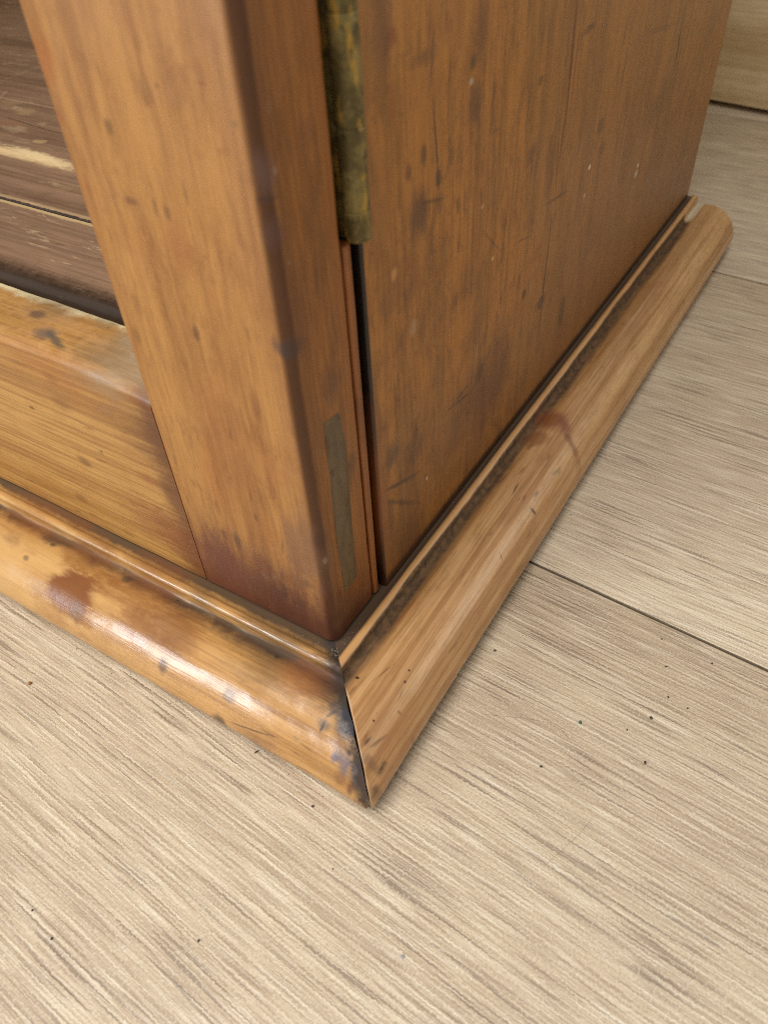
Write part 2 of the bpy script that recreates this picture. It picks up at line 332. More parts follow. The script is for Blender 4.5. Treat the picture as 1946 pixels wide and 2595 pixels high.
        bl((-0.0869, 0.0, 0.0576), (0.0182, 0.005, 0.0115), '7a4220', 0.45, 0.9, 0.5, 90),
        bl((-0.1376, 0.0171, 0.132), (0.0036, 0.0027, 0.02), '6a4c38', 0.75, 0.6, 0.5, 90),
        bl((-0.1237, 0.0092, 0.132), (0.0054, 0.0038, 0.02), '6e6055', 0.7, 0.8, 0.5, 90),
        ln((-0.1245, 0.0107, 0.132), (-0.1112, 0.0052, 0.132), 0.0016, 2, '5c564c', 0.8, 0.5),
        bl((-0.0896, 0.0176, 0.132), (0.0173, 0.0168, 0.02), '8a7a62', 0.55, 0.8, 0.5, 90),
        bl((-0.11, 0.0259, 0.132), (0.0082, 0.0055, 0.02), '7c6c54', 0.5, 0.8, 0.5, 90),
        bl((-0.1374, 0.0268, 0.132), (0.0195, 0.0101, 0.02), '6c5c4c', 0.5, 0.8, 0.5, 90),
        bl((-0.0836, 0.0068, 0.132), (0.0099, 0.0091, 0.02), 'a08868', 0.35, 0.9, 0.5, 90),
    ],
    'fmould': [
        bl((-0.1202, -0.0296, 0.03), (0.013, 0.0091, 0.02), '6a3416', 0.9, 0.45, 0.35, 90),
        bl((-0.1082, -0.0379, 0.03), (0.0089, 0.0057, 0.02), '8a4a18', 0.6, 0.8, 0.5, 90),
        bl((-0.0905, -0.0094, 0.03), (0.021, 0.0136, 0.02), '7a4620', 0.6, 0.8, 0.6, 90),
        bl((-0.0643, -0.0218, 0.03), (0.014, 0.0093, 0.02), '6e3a1c', 0.55, 0.8, 0.5, 90),
        bl((-0.0782, -0.0297, 0.03), (0.0114, 0.0079, 0.02), '7a4420', 0.5, 0.9, 0.5, 90),
        bl((-0.1598, -0.0084, 0.03), (0.0232, 0.0134, 0.02), '8a5020', 0.5, 0.9, 0.5, 90),
        bl((-0.1258, -0.0108, 0.03), (0.0178, 0.0106, 0.02), '7c4a22', 0.6, 0.9, 0.5, 90),
        bl((-0.1127, -0.037, 0.0217), (0.005, 0.02, 0.005), '4a3018', 0.7, 0.6, 0.5, 90),
        bl((-0.0619, -0.037, 0.021), (0.0025, 0.02, 0.0041), '4a3424', 0.7, 0.5, 0.5, 90),
        bl((-0.032, -0.037, 0.0089), (0.0032, 0.02, 0.0043), '38200f', 0.85, 0.7, 0.5, 90),
        ln((-0.0282, -0.037, 0.0129), (-0.0045, -0.037, 0.0189), 0.0004, 1, '4a2812', 0.8, 0.4),
        bl((-0.0119, -0.037, 0.0071), (0.0092, 0.02, 0.0118), '6a3c1c', 0.6, 0.9, 0.5, 90),
        bl((-0.1249, -0.037, 0.0228), (0.0176, 0.02, 0.0166), '8c541c', 0.5, 0.9, 0.5, 90),
        bl((-0.0981, -0.037, 0.0178), (0.0229, 0.02, 0.02), '8a5220', 0.4, 0.9, 0.5, 90),
        bl((-0.144, -0.0158, 0.03), (0.0019, 0.0012, 0.02), '4a3828', 0.75, 0.5, 0.5, 90),
        bl((-0.1505, -0.0264, 0.03), (0.0019, 0.0012, 0.02), '6a5440', 0.7, 0.5, 0.5, 90),
        bl((-0.0997, -0.0133, 0.03), (0.0025, 0.0023, 0.02), '4c3a2c', 0.75, 0.6, 0.5, 90),
        bl((-0.0731, -0.011, 0.03), (0.0007, 0.0005, 0.02), '17100b', 0.9, 0.2, 0.5, 90),
        bl((-0.0191, -0.0132, 0.03), (0.0011, 0.0008, 0.02), '17100b', 0.85, 0.6, 0.5, 90),
        bl((-0.1636, -0.0214, 0.03), (0.0053, 0.0038, 0.02), '8a6840', 0.4, 0.9, 0.5, 90),
        bl((-0.0285, -0.0329, 0.03), (0.0033, 0.0021, 0.02), '5c4838', 0.6, 0.8, 0.5, 90),
        bl((-0.0222, -0.0098, 0.03), (0.0244, 0.0143, 0.02), '4c3a2a', 0.6, 0.8, 0.5, 90),
        bl((0.0068, -0.0121, 0.03), (0.0105, 0.0093, 0.02), '3c2c22', 0.85, 0.8, 0.5, 90),
        bl((-0.0625, -0.0082, 0.03), (0.0112, 0.0067, 0.02), '4c3826', 0.6, 0.9, 0.5, 90),
        bl((-0.0041, -0.0162, 0.03), (0.0098, 0.007, 0.02), '9a5c30', 0.5, 0.9, 0.5, 90),
        bl((0.0125, -0.0273, 0.03), (0.0031, 0.0019, 0.02), '4c443e', 0.6, 0.6, 0.5, 90),
        bl((0.0223, -0.0328, 0.03), (0.0021, 0.0015, 0.02), '5c5048', 0.6, 0.8, 0.5, 90),
        bl((0.026, -0.0355, 0.03), (0.0021, 0.0014, 0.02), '6a625c', 0.6, 0.6, 0.5, 90),
        ln((0.0123, -0.0294, 0.03), (0.0124, -0.0262, 0.03), 0.0006, 2, '3c3834', 0.8, 0.4),
        bl((0.014, -0.0205, 0.03), (0.0032, 0.0022, 0.02), '3c3c40', 0.6, 0.8, 0.5, 90),
        ln((0.0117, -0.0252, 0.03), (0.0143, -0.0209, 0.03), 0.0005, 2, '3c3834', 0.6, 0.5),
        bl((0.0209, -0.037, 0.0227), (0.0016, 0.02, 0.0019), '2c4878', 0.6, 0.6, 0.6, 90),
        bl((0.0251, -0.037, 0.0226), (0.003, 0.02, 0.0034), '30466c', 0.55, 0.6, 0.6, 90),
        bl((0.03, -0.037, 0.0218), (0.0025, 0.02, 0.0032), '363c48', 0.55, 0.7, 0.5, 90),
        bl((0.0167, -0.037, 0.0073), (0.0008, 0.02, 0.0013), '1a0c06', 0.95, 0.3, 0.5, 90),
        bl((0.0297, -0.037, 0.0146), (0.0016, 0.02, 0.0032), '5c3020', 0.75, 0.7, 0.5, 90),
        bl((0.0345, -0.037, 0.0218), (0.0024, 0.02, 0.0034), '5c4030', 0.6, 0.9, 0.5, 90),
        bl((0.0339, -0.037, 0.0124), (0.0008, 0.02, 0.0016), '5c2c10', 0.7, 0.5, 0.5, 90),
        bl((0.0249, -0.037, 0.0165), (0.0026, 0.02, 0.0036), '7a4c2c', 0.5, 0.9, 0.5, 90),
        bl((0.0329, -0.0358, 0.03), (0.0034, 0.0047, 0.02), '3a2a20', 0.85, 0.7, 0.5, 90),
        bl((0.04, -0.0401, 0.03), (0.0026, 0.0037, 0.02), '2c2018', 0.9, 0.6, 0.5, 90),
        bl((0.0213, -0.0233, 0.03), (0.0052, 0.0077, 0.02), '33353a', 0.85, 0.6, 0.5, 90),
        bl((0.0143, -0.0156, 0.03), (0.0027, 0.003, 0.02), '3c3428', 0.85, 0.7, 0.5, 90),
    ],
    'smould': [
        bl((0.0146, 0.1729, 0.03), (0.0079, 0.009, 0.02), '7c3c1c', 0.75, 0.7, 0.5, 90),
        ln((0.0183, 0.1782, 0.03), (0.0259, 0.1691, 0.03), 0.0026, 2, '7a4430', 0.6, 0.6),
        ln((0.0243, 0.1683, 0.03), (0.0367, 0.1607, 0.03), 0.0022, 2, '6c3a28', 0.6, 0.6),
        ln((0.0354, 0.1616, 0.03), (0.0439, 0.1526, 0.03), 0.003, 2, '8a5230', 0.5, 0.6),
        bl((0.0146, 0.1551, 0.03), (0.0061, 0.007, 0.02), '7a4424', 0.6, 0.8, 0.5, 90),
        bl((0.0326, 0.1133, 0.03), (0.0016, 0.0011, 0.02), '3a2018', 0.85, 0.4, 0.5, 90),
        ln((0.0215, 0.1133, 0.03), (0.0206, 0.1211, 0.03), 0.0006, 2, '5a3a24', 0.7, 0.5),
        ln((0.0267, 0.1135, 0.03), (0.0263, 0.1173, 0.03), 0.0005, 2, '5a3a24', 0.6, 0.5),
        ln((0.0298, 0.1206, 0.03), (0.0298, 0.1247, 0.03), 0.0006, 2, '5a3a24', 0.6, 0.5),
        ln((0.0308, 0.0814, 0.03), (0.0328, 0.0795, 0.03), 0.0004, 2, '5a3a24', 0.7, 0.5),
        bl((0.0452, 0.2567, 0.03), (0.0018, 0.0035, 0.02), '4a2014', 0.8, 0.5, 0.5, 90),
        bl((0.0424, 0.1345, 0.03), (0.0016, 0.0028, 0.02), '2c180c', 0.9, 0.5, 0.5, 90),
        bl((0.0455, 0.1251, 0.03), (0.0026, 0.0056, 0.02), '7a4420', 0.6, 0.7, 0.5, 90),
        bl((0.0134, -0.0057, 0.03), (0.0007, 0.0006, 0.02), '17100b', 0.9, 0.4, 0.5, 90),
        bl((0.0273, -0.0168, 0.03), (0.0005, 0.0004, 0.02), '17100b', 0.9, 0.4, 0.5, 90),
        ln((0.0291, -0.0264, 0.03), (0.0294, -0.0223, 0.03), 0.0006, 2, '4a2818', 0.8, 0.4),
        ln((0.031, -0.0253, 0.03), (0.0327, -0.0179, 0.03), 0.0005, 2, '4a3018', 0.6, 0.5),
        bl((0.0338, -0.0292, 0.03), (0.0024, 0.0021, 0.02), '6c4c34', 0.55, 0.8, 0.5, 90),
        ln((0.0366, -0.0295, 0.03), (0.0368, -0.0251, 0.03), 0.0009, 2, '3a2414', 0.8, 0.5),
        bl((0.0391, -0.0341, 0.03), (0.0027, 0.0026, 0.02), '5c4028', 0.7, 0.8, 0.5, 90),
        ln((0.0374, -0.0354, 0.03), (0.0379, -0.0322, 0.03), 0.0008, 2, '3a2414', 0.7, 0.5),
        bl((0.0411, -0.0395, 0.03), (0.0023, 0.0024, 0.02), '3c2816', 0.8, 0.8, 0.5, 90),
        ln((0.0365, -0.0253, 0.03), (0.0368, -0.0239, 0.03), 0.0009, 2, '4a3018', 0.6, 0.5),
        bl((0.0275, 0.0082, 0.03), (0.0005, 0.0005, 0.02), '17100b', 0.9, 0.3, 0.5, 90),
        bl((0.0286, 0.0033, 0.03), (0.0006, 0.0008, 0.02), '2c1c10', 0.8, 0.5, 0.5, 90),
        bl((0.0324, -0.0074, 0.03), (0.0008, 0.0008, 0.02), '6a482c', 0.6, 0.6, 0.5, 90),
        bl((0.039, -0.0088, 0.03), (0.001, 0.0016, 0.02), '4a2c14', 0.7, 0.4, 0.5, 90),
        ln((0.0195, -0.003, 0.03), (0.0218, 0.0064, 0.03), 0.0004, 2, '5a3c20', 0.6, 0.6),
        ln((0.0127, 0.0195, 0.03), (0.0132, 0.0395, 0.03), 0.0007, 2, '8a5428', 0.7, 0.5),
        bl((0.013, -0.0057, 0.03), (0.0009, 0.0007, 0.02), '17100b', 0.8, 0.4, 0.5, 90),
        ln((0.0283, -0.0257, 0.03), (0.028, -0.0218, 0.03), 0.0006, 2, '7a4820', 0.6, 0.5),
    ],
    'board': [
        ln((-0.4073, 0.1464, 0.124), (-0.258, 0.14, 0.124), 0.0046, 2, 'f0d09a', 0.95, 0.35),
        ln((-0.3205, 0.1481, 0.124), (-0.2608, 0.1425, 0.124), 0.0042, 2, 'f4d8a4', 0.95, 0.5),
        ln((-0.436, 0.2359, 0.124), (-0.4399, 0.2683, 0.124), 0.0007, 2, 'a8906c', 0.7, 0.5),
        ln((-0.4061, 0.2091, 0.124), (-0.4124, 0.2197, 0.124), 0.001, 2, 'b09a74', 0.6, 0.5),
        ln((-0.4336, 0.2368, 0.124), (-0.4124, 0.2413, 0.124), 0.0005, 2, 'a8906c', 0.5, 0.5),
        bl((-0.2425, 0.1203, 0.124), (0.0047, 0.0036, 0.02), '9a7c5c', 0.6, 0.6, 0.5, 90),
        bl((-0.3625, 0.1953, 0.124), (0.0092, 0.0055, 0.02), 'b0946a', 0.6, 0.9, 0.4, 300),
        bl((-0.3892, 0.2051, 0.124), (0.0081, 0.0047, 0.02), 'a88c68', 0.6, 0.9, 0.4, 300),
        bl((-0.3557, 0.1767, 0.124), (0.0083, 0.0046, 0.02), '9a6c50', 0.6, 0.9, 0.4, 300),
        bl((-0.3438, 0.1708, 0.124), (0.0096, 0.0046, 0.02), 'b09878', 0.6, 0.9, 0.4, 300),
        bl((-0.31, 0.1614, 0.124), (0.0047, 0.0029, 0.02), 'c8a878', 0.6, 0.9, 0.3, 300),
        ln((-0.3741, 0.1837, 0.124), (-0.315, 0.1771, 0.124), 0.0006, 2, '2c1c14', 0.7, 0.7),
        bl((-0.335, 0.184, 0.124), (0.0045, 0.0024, 0.02), 'b09878', 0.6, 0.9, 0.4, 300),
        bl((-0.2351, 0.0771, 0.124), (0.0038, 0.0023, 0.02), '8a6a50', 0.5, 0.9, 0.5, 90),
    ],
}
X, Y, Z = 0, 1, 2
HB = 0.0355      # top of the base moulding
ZT = 0.80        # top of the carcass
D = 0.456        # depth
WX = -0.80       # left side of the carcass

# ---- material variations that need a coordinate of the part itself
def stile_extra(t, col):
    x, y, z = t.xyz(t.P)
    n = t.m('SUBTRACT', t.noise(t.mapping(t.P, scale=(90, 90, 26)), 1, 4, 0.62), 0.5)
    n2 = t.m('SUBTRACT', t.noise(t.mapping(t.P, scale=(900, 900, 40)), 1, 3, 0.6), 0.5)
    e = t.m('MULTIPLY_ADD', n, 0.012, x)          # handled arris: dark polished band along the right edge
    e = t.m('MULTIPLY_ADD', n2, 0.003, e)
    col = t.mix(t.step(e, -0.016, -0.002, 0, 0.45), col, '8c5c36')
    ar = t.m('MULTIPLY', t.step(x, -0.0042, -0.0020), t.step(y, 0.0046, 0.0026))
    col = t.mix(t.m('MULTIPLY', ar, 0.88), col, '3c1a04')
    s = t.step(t.m('MULTIPLY_ADD', n, 0.004, y), 0.0022, 0.0042)      # the side of the door, redder old varnish
    side = t.mix(t.step(n2, -0.14, 0.14), '7c4814', '945c20')
    side = t.mix(t.step(n, -0.02, 0.16, 0, 0.5), side, '5c340e')
    side = t.mix(t.step(y, 0.0205, 0.0245, 0, 0.6), side, '8a501e')
    side = t.mix(t.step(t.m('MULTIPLY_ADD', n, 0.02, y), 0.010, 0.003, 0, 0.45), side, '5e340c')
    col = t.mix(s, col, side)
    f = t.step(t.m('MULTIPLY_ADD', n, 0.035, t.m('MULTIPLY_ADD', n2, 0.012, t.m('MULTIPLY_ADD', x, 0.25, z))), 0.082, 0.022, 0, 0.85)   # foot of the stile, soaked dark
    return t.mix(f, col, '5a2e1e')
def rail_extra(t, col):
    x, y, z = t.xyz(t.P)
    n = t.m('SUBTRACT', t.noise(t.P, 90, 4, 0.65), 0.5)
    col = t.mix(t.step(t.m('MULTIPLY_ADD', n, 0.02, x), -0.078, -0.0655, 0, 0.75), col, '5c3418')
    top = t.m('MULTIPLY', t.step(z, 0.1300, 0.1318), t.step(n, -0.08, 0.12, 0.15, 0.65))
    col = t.mix(top, col, 'cc9a62')
    du = t.m('MULTIPLY', t.step(t.m('MULTIPLY_ADD', n, 0.05, t.m('MULTIPLY_ADD', y, 0.9, x)), -0.088, -0.052, 0, 0.8), t.step(z, 0.1272, 0.1300))
    col = t.mix(du, col, 'a89a82')                                        # dust settled in the corner of the rail
    t.dirt = du
    d = t.step(t.m('MULTIPLY_ADD', n, 0.012, y), 0.0222, 0.0268, 0, 0.95)      # pale rubbed back edge
    d = t.m('MULTIPLY', d, t.step(z, 0.126, 0.130))
    return t.mix(d, col, 'e2d2a4')
def fmould_extra(t, col):
    x, y, z = t.xyz(t.P)
    n = t.m('SUBTRACT', t.noise(t.P, 55, 4, 0.65), 0.5)
    n2 = t.m('SUBTRACT', t.noise(t.P, 260, 4, 0.65), 0.5)
    d = t.m('MULTIPLY', y, -1.0)
    n3 = t.m('SUBTRACT', t.noise(t.mapping(t.P, scale=(35, 200, 200)), 1, 3, 0.6), 0.5)
    dd = t.m('MULTIPLY_ADD', n3, 0.0022, d)
    col = t.mix(t.step(t.m('MULTIPLY_ADD', n, 0.05, x), -0.055, -0.11, 0, 0.55), col, 'd2a666')
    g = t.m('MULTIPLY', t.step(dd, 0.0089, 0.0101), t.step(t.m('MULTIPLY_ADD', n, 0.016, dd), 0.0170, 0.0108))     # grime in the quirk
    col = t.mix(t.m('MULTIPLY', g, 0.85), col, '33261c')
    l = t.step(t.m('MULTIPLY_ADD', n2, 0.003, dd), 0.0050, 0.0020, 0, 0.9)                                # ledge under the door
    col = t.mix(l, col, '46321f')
    mt = t.m('ADD', x, y)                                                 # along the mitre: filled with dirt
    mt = t.m('ABSOLUTE', t.m('MULTIPLY_ADD', n2, 0.016, mt))
    col = t.mix(t.step(mt, 0.0090, 0.0016, 0, 0.94), col, '2a2420')
    t.dirt = t.m('MAXIMUM', t.m('MAXIMUM', g, l), t.step(mt, 0.0078, 0.0012))
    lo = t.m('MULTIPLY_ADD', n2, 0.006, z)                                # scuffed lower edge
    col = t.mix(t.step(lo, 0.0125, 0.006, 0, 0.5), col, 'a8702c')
    return t.mix(t.step(lo, 0.0028, 0.0004, 0, 0.85), col, '3a2414')  # dark rim at the floor: contact shade painted into the colour
def smould_extra(t, col):
    x, y, z = t.xyz(t.P)
    n = t.m('SUBTRACT', t.noise(t.mapping(t.P, scale=(60, 14, 60)), 1, 4, 0.65), 0.5)
    n2 = t.m('SUBTRACT', t.noise(t.P, 260, 4, 0.65), 0.5)
    n3 = t.m('SUBTRACT', t.noise(t.mapping(t.P, scale=(200, 30, 200)), 1, 3, 0.6), 0.5)
    dd = t.m('MULTIPLY_ADD', n3, 0.0014, x)
    g = t.m('MULTIPLY', t.step(dd, 0.0069, 0.0078), t.step(t.m('MULTIPLY_ADD', n, 0.010, dd), 0.0148, 0.0100))
    g = t.m('MULTIPLY', g, t.step(y, 0.43, 0.425))
    col = t.mix(t.m('MULTIPLY', g, t.step(n2, -0.15, 0.15, 0.74, 0.94)), col, '42301f')
    q = t.m('MULTIPLY', t.step(y, 0.425, 0.435), t.m('MULTIPLY', t.step(dd, 0.0078, 0.0088), t.step(dd, 0.0140, 0.0120)))
    col = t.mix(q, col, 'c9bb9e')                                         # bare pale end of the quirk
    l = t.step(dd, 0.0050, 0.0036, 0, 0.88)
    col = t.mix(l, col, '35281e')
    t.dirt = t.m('MAXIMUM', g, l)
    b = t.m('MULTIPLY', t.step(dd, 0.0049, 0.0056), t.step(dd, 0.0073, 0.0066))
    col = t.mix(t.m('MULTIPLY', b, 0.75), col, 'c6935a')                   # rubbed crest of the bead
    mt = t.m('ADD', x, y)
    mt = t.m('MULTIPLY_ADD', n2, 0.0012, mt)
    col = t.mix(t.m('MULTIPLY', t.step(mt, 0.0013, 0.0004, 0, 0.8), t.step(dd, 0.0115, 0.0150)), col, 'd6b088')       # rubbed pale mitre arris
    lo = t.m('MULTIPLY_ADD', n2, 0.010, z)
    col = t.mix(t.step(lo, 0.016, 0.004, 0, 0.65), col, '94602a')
    return t.mix(t.step(lo, 0.0034, 0.0006, 0, 0.7), col, '4a2c14')  # lowest rim darkened, contact shade put into the colour
def side_extra(t, col):
    x, y, z = t.xyz(t.P)
    n = t.m('SUBTRACT', t.noise(t.P, 40, 4, 0.65), 0.5)
    n2 = t.m('SUBTRACT', t.noise(t.mapping(t.P, scale=(900, 700, 30)), 1, 3, 0.6), 0.5)
    p1 = t.noise(t.mapping(t.P, scale=(40, 40, 16)), 1, 5, 0.65, 0.5)
    col = t.mix(t.step(p1, 0.50, 0.62, 0, 0.35), col, '885828')              # pinkish rubbed patches
    col = t.mix(t.step(p1, 0.46, 0.34, 0, 0.45), col, 'a8702c')            # golden patches
    p2 = t.noise(t.mapping(t.P, scale=(90, 90, 24), loc=(4, 4, 4)), 1, 5, 0.7, 0.3)
    col = t.mix(t.step(p2, 0.56, 0.68, 0, 0.6), col, '5a3016')             # darker soaked streaks
    p3 = t.noise(t.mapping(t.P, scale=(500, 340, 300), loc=(2, 6, 1)), 1, 4, 0.7)
    col = t.mix(t.step(p3, 0.56, 0.72, 0, 0.45), col, '52301a')
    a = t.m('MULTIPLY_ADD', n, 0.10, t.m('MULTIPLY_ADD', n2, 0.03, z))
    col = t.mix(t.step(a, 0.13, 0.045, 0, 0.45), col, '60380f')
    b = t.m('MULTIPLY_ADD', n, 0.12, y)
    col = t.mix(t.step(b, 0.10, 0.22, 0, 0.5), col, '885c34')             # greyer towards the back
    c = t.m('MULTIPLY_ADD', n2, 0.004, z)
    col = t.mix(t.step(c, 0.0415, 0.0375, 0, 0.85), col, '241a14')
    return t.mix(t.step(y, 0.0358, 0.0351), col, '120c08')               # shade of the door gap painted black on the panel edge       # dirt line above the moulding
def board_extra(t, col):
    wn = t.noise(t.mapping(t.P, scale=(40, 230, 60)), 1, 5, 0.7, 0.8)
    wn2 = t.noise(t.mapping(t.P, scale=(150, 520, 60)), 1, 3, 0.65)
    big = t.noise(t.P, 16, 3, 0.6)
    m = t.m('MULTIPLY', t.step(wn, 0.56, 0.66), t.step(big, 0.42, 0.58))
    col = t.mix(t.m('MULTIPLY', m, 0.55), col, 'd0b48c')
    col = t.mix(t.m('MULTIPLY', t.step(wn2, 0.70, 0.78), 0.6), col, 'cdb088')
    x, y, z = t.xyz(t.P)
    n2 = t.m('SUBTRACT', t.noise(t.P, 300, 4, 0.65), 0.5)
    ys = t.m('MULTIPLY_ADD', n2, 0.0020, y)
    sm = t.m('MULTIPLY', t.step(ys, 0.0926, 0.0940), t.step(ys, 0.0962, 0.0954))
    col = t.mix(t.m('MULTIPLY', sm, 0.8), col, 'd8bc88')                  # rubbed pale arris of the joint
    sm = t.m('MULTIPLY', t.step(ys, 0.0956, 0.0962), t.step(ys, 0.0982, 0.0974))
    col = t.mix(t.m('MULTIPLY', sm, 0.9), col, '1e1812')
    sm = t.m('MULTIPLY', t.step(ys, 0.0978, 0.0984), t.step(ys, 0.1010, 0.0996))
    col = t.mix(t.m('MULTIPLY', sm, 0.5), col, 'c8ac80')
    ed = t.m('MULTIPLY_ADD', n2, 0.010, y)
    return t.mix(t.step(ed, 0.056, 0.044, 0, 0.85), col, '221a12')  # front edge darkened: shade of the gap behind the rail painted in

M = {}
M['stile'] = wood('door_stile_pine', Z, 'b27e40', 'a47036', '7a4a20', STAINS['stile'] + STAINS['sedge'], ring=60, ring_amt=0.45, fib=0.35, blot=0.45, blot_col='94582a', extra=stile_extra, seed=0.3, along=6, mottle=0.5, lines=0.18, line_along=22)
M['rail'] = wood('door_rail_pine', X, 'bc8e4e', 'ae7e40', '865a2a', STAINS['rail'], ring=120, ring_amt=0.55, fib=0.5, blot=0.3, blot_col='a0622c', extra=rail_extra, seed=1.1, bump=0.0002, lines=0.5, line_along=5)
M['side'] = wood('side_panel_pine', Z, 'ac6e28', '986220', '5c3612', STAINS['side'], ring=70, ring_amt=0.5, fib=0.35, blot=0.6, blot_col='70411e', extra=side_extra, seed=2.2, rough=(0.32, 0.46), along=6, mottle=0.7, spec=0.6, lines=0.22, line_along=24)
M['fmould'] = wood('front_moulding_pine', X, 'c8985a', 'b8874a', '885c2e', STAINS['fmould'], ring=90, ring_amt=0.45, fib=0.4, blot=0.28, blot_col='9a6430', extra=fmould_extra, seed=3.3, rough=(0.16, 0.34), spec=0.5, coat=0.25, blot_scale=34, mottle=0.3, lines=0.3, line_along=8)
M['smould'] = wood('side_moulding_pine', Y, 'c89e6c', 'b68652', '885c2e', STAINS['smould'], ring=130, ring_amt=0.5, fib=0.4, blot=0.3, blot_col='a2683a', extra=smould_extra, lines=0.18, seed=4.4, coat=0.2, rough=(0.3, 0.42), blot_scale=18)
M['board'] = wood('worn_brown_paint', X, '9c7c62', '886a52', '624a3a', STAINS['board'], ring=80, ring_amt=0.3, fib=0.3, blot=0.4, blot_col='866c58', extra=board_extra, seed=5.5, rough=(0.3, 0.42))
M['bead'] = wood('edge_bead_pine', Z, '9a5c28', '7e4618', '52290e', (), ring=200, ring_amt=0.6, blot=0.6, blot_col='4a260e', seed=6.1)
M['inner'] = wood('carcass_pine', Z, '8a5a30', '74481f', '54321a', (), ring=70, seed=7.7)
M['back'] = wood('bounce_back_boards', Z, 'd8c09a', 'cbb08a', 'a88a60', (), ring=40, seed=9.1)  # unseen back, made pale to bounce light onto the interior boards
M['skirt'] = wood('pale_pine', X, 'e6d2aa', 'dcc598', 'b8986a', (), ring=26, ring_amt=0.5, fib=0.3, pores=0.1, blot=0.2, blot_col='d0b890', seed=8.8, rough=(0.5, 0.6))
t = NT('filler'); n = t.noise(t.mapping(t.P, scale=(300, 300, 60)), 1, 4, 0.6)
col = t.mix(t.step(n, 0.3, 0.7), '54422a', '665236'); col = t.mix(t.step(t.noise(t.P, 160, 3, 0.6), 0.55, 0.72, 0, 0.6), col, '3c2a1a')
t.put(t.b.inputs['Base Color'], col); t.b.inputs['Roughness'].default_value = 0.42; t.put(t.b.inputs['Normal'], t.bump(n, 0.0001)); M['filler'] = t.mat
t = NT('aged_brass'); n = t.noise(t.P, 150, 4, 0.65); n2 = t.noise(t.mapping(t.P, scale=(260, 260, 90)), 1, 3, 0.6)
col = t.mix(t.step(n, 0.38, 0.62), '5a4e2c', '867644'); col = t.mix(t.step(n2, 0.54, 0.68, 0, 0.95), col, 'b08a3a'); col = t.mix(t.step(t.noise(t.P, 420, 2, 0.5), 0.58, 0.7, 0, 0.6), col, '26241a')
t.put(t.b.inputs['Base Color'], col); t.b.inputs['Metallic'].default_value = 0.45
t.put(t.b.inputs['Roughness'], t.step(n, 0.3, 0.7, 0.4, 0.62, False)); t.put(t.b.inputs['Normal'], t.bump(n2, 0.0003)); M['brass'] = t.mat

# laminate: pale oak print with pressed pores, grain along x
t = NT('oak_laminate')
oi = t.t.nodes.new('ShaderNodeObjectInfo'); cx = t.t.nodes.new('ShaderNodeCombineXYZ')
t.put(cx.inputs[0], t.m('MULTIPLY', oi.outputs['Random'], 9.0)); t.put(cx.inputs[1], t.m('MULTIPLY', oi.outputs['Random'], 4.0))
P = t.vm('ADD', t.P, cx.outputs[0])
bend = t.noise(t.mapping(P, scale=(3, 7, 0)), 1, 2, 0.5)
sx, sy, sz = t.xyz(P); cb = t.t.nodes.new('ShaderNodeCombineXYZ')
fuzz = t.noise(t.mapping(P, scale=(900, 260, 0)), 1, 2, 0.6)                 # serrated edges of the pressed grain
fuzz = t.m('SUBTRACT', fuzz, 0.5)
sy2 = t.m('MULTIPLY_ADD', bend, 0.016, t.m('MULTIPLY_ADD', fuzz, 0.0013, sy))
t.put(cb.inputs[0], sx); t.put(cb.inputs[1], sy2); P2 = cb.outputs[0]
band = t.noise(t.mapping(P2, scale=(2.5, 30, 0)), 1, 3, 0.55)
str1 = t.noise(t.mapping(P2, scale=(13, 260, 0)), 1, 4, 0.65)
str2 = t.noise(t.mapping(P2, scale=(26, 700, 0)), 1, 2, 0.6)
fine = t.noise(t.mapping(P2, scale=(44, 1200, 0)), 1, 1, 0.5)
pore = t.noise(t.mapping(P2, scale=(24, 800, 0), loc=(13, 5, 0)), 1, 1, 0.5)
dash = t.noise(t.mapping(P2, scale=(22, 560, 0), loc=(3, 7, 0)), 1, 1, 0.5)
tick = t.noise(t.mapping(P, scale=(1300, 800, 0)), 1, 1, 0.5)
patch = t.noise(t.mapping(P2, scale=(9, 60, 0), loc=(9, 2, 0)), 1, 2, 0.5)
col = t.mix(t.step(band, 0.35, 0.65), 'bfab8e', 'ccba9c')
col = t.mix(t.step(t.noise(t.P, 9, 3, 0.6), 0.4, 0.65, 0, 0.35), col, 'c4b096')
col = t.mix(t.step(str1, 0.48, 0.34, 0, 0.35), col, 'a8947e')
col = t.mix(t.step(str1, 0.55, 0.68, 0, 0.35), col, 'e2d5bd')
col = t.mix(t.step(str2, 0.46, 0.33, 0, 0.4), col, '9c8670')
col = t.mix(t.step(str2, 0.54, 0.64, 0, 0.5), col, 'e6dac0')
col = t.mix(t.step(fine, 0.46, 0.32, 0, 0.4), col, '98836e')
col = t.mix(t.step(fine, 0.56, 0.70, 0, 0.4), col, 'e4d8c0')
pk = t.m('MULTIPLY', t.step(pore, 0.55, 0.66, 0, 0.6), t.step(patch, 0.60, 0.42, 0.25, 1))
col = t.mix(pk, col, '6e5a4b')
dk = t.m('MULTIPLY', t.step(dash, 0.65, 0.73, 0, 0.35), t.step(patch, 0.55, 0.40, 0.0, 1))
col = t.mix(dk, col, '705c50')
col = t.mix(t.step(tick, 0.56, 0.70, 0, 0.35), col, 'e6dcc4')
col = t.mix(t.step(tick, 0.44, 0.30, 0, 0.25), col, '94806d')
t.put(t.b.inputs['Base Color'], col); t.put(t.b.inputs['Roughness'], t.step(str1, 0.3, 0.7, 0.55, 0.42, False))
h = t.m('ADD', str1, t.m('ADD', t.m('MULTIPLY', str2, 0.7), t.m('ADD', t.m('MULTIPLY', tick, 0.4), t.m('MULTIPLY', pore, -0.8))))
t.put(t.b.inputs['Normal'], t.bump(h, 0.0005)); M['laminate'] = t.mat
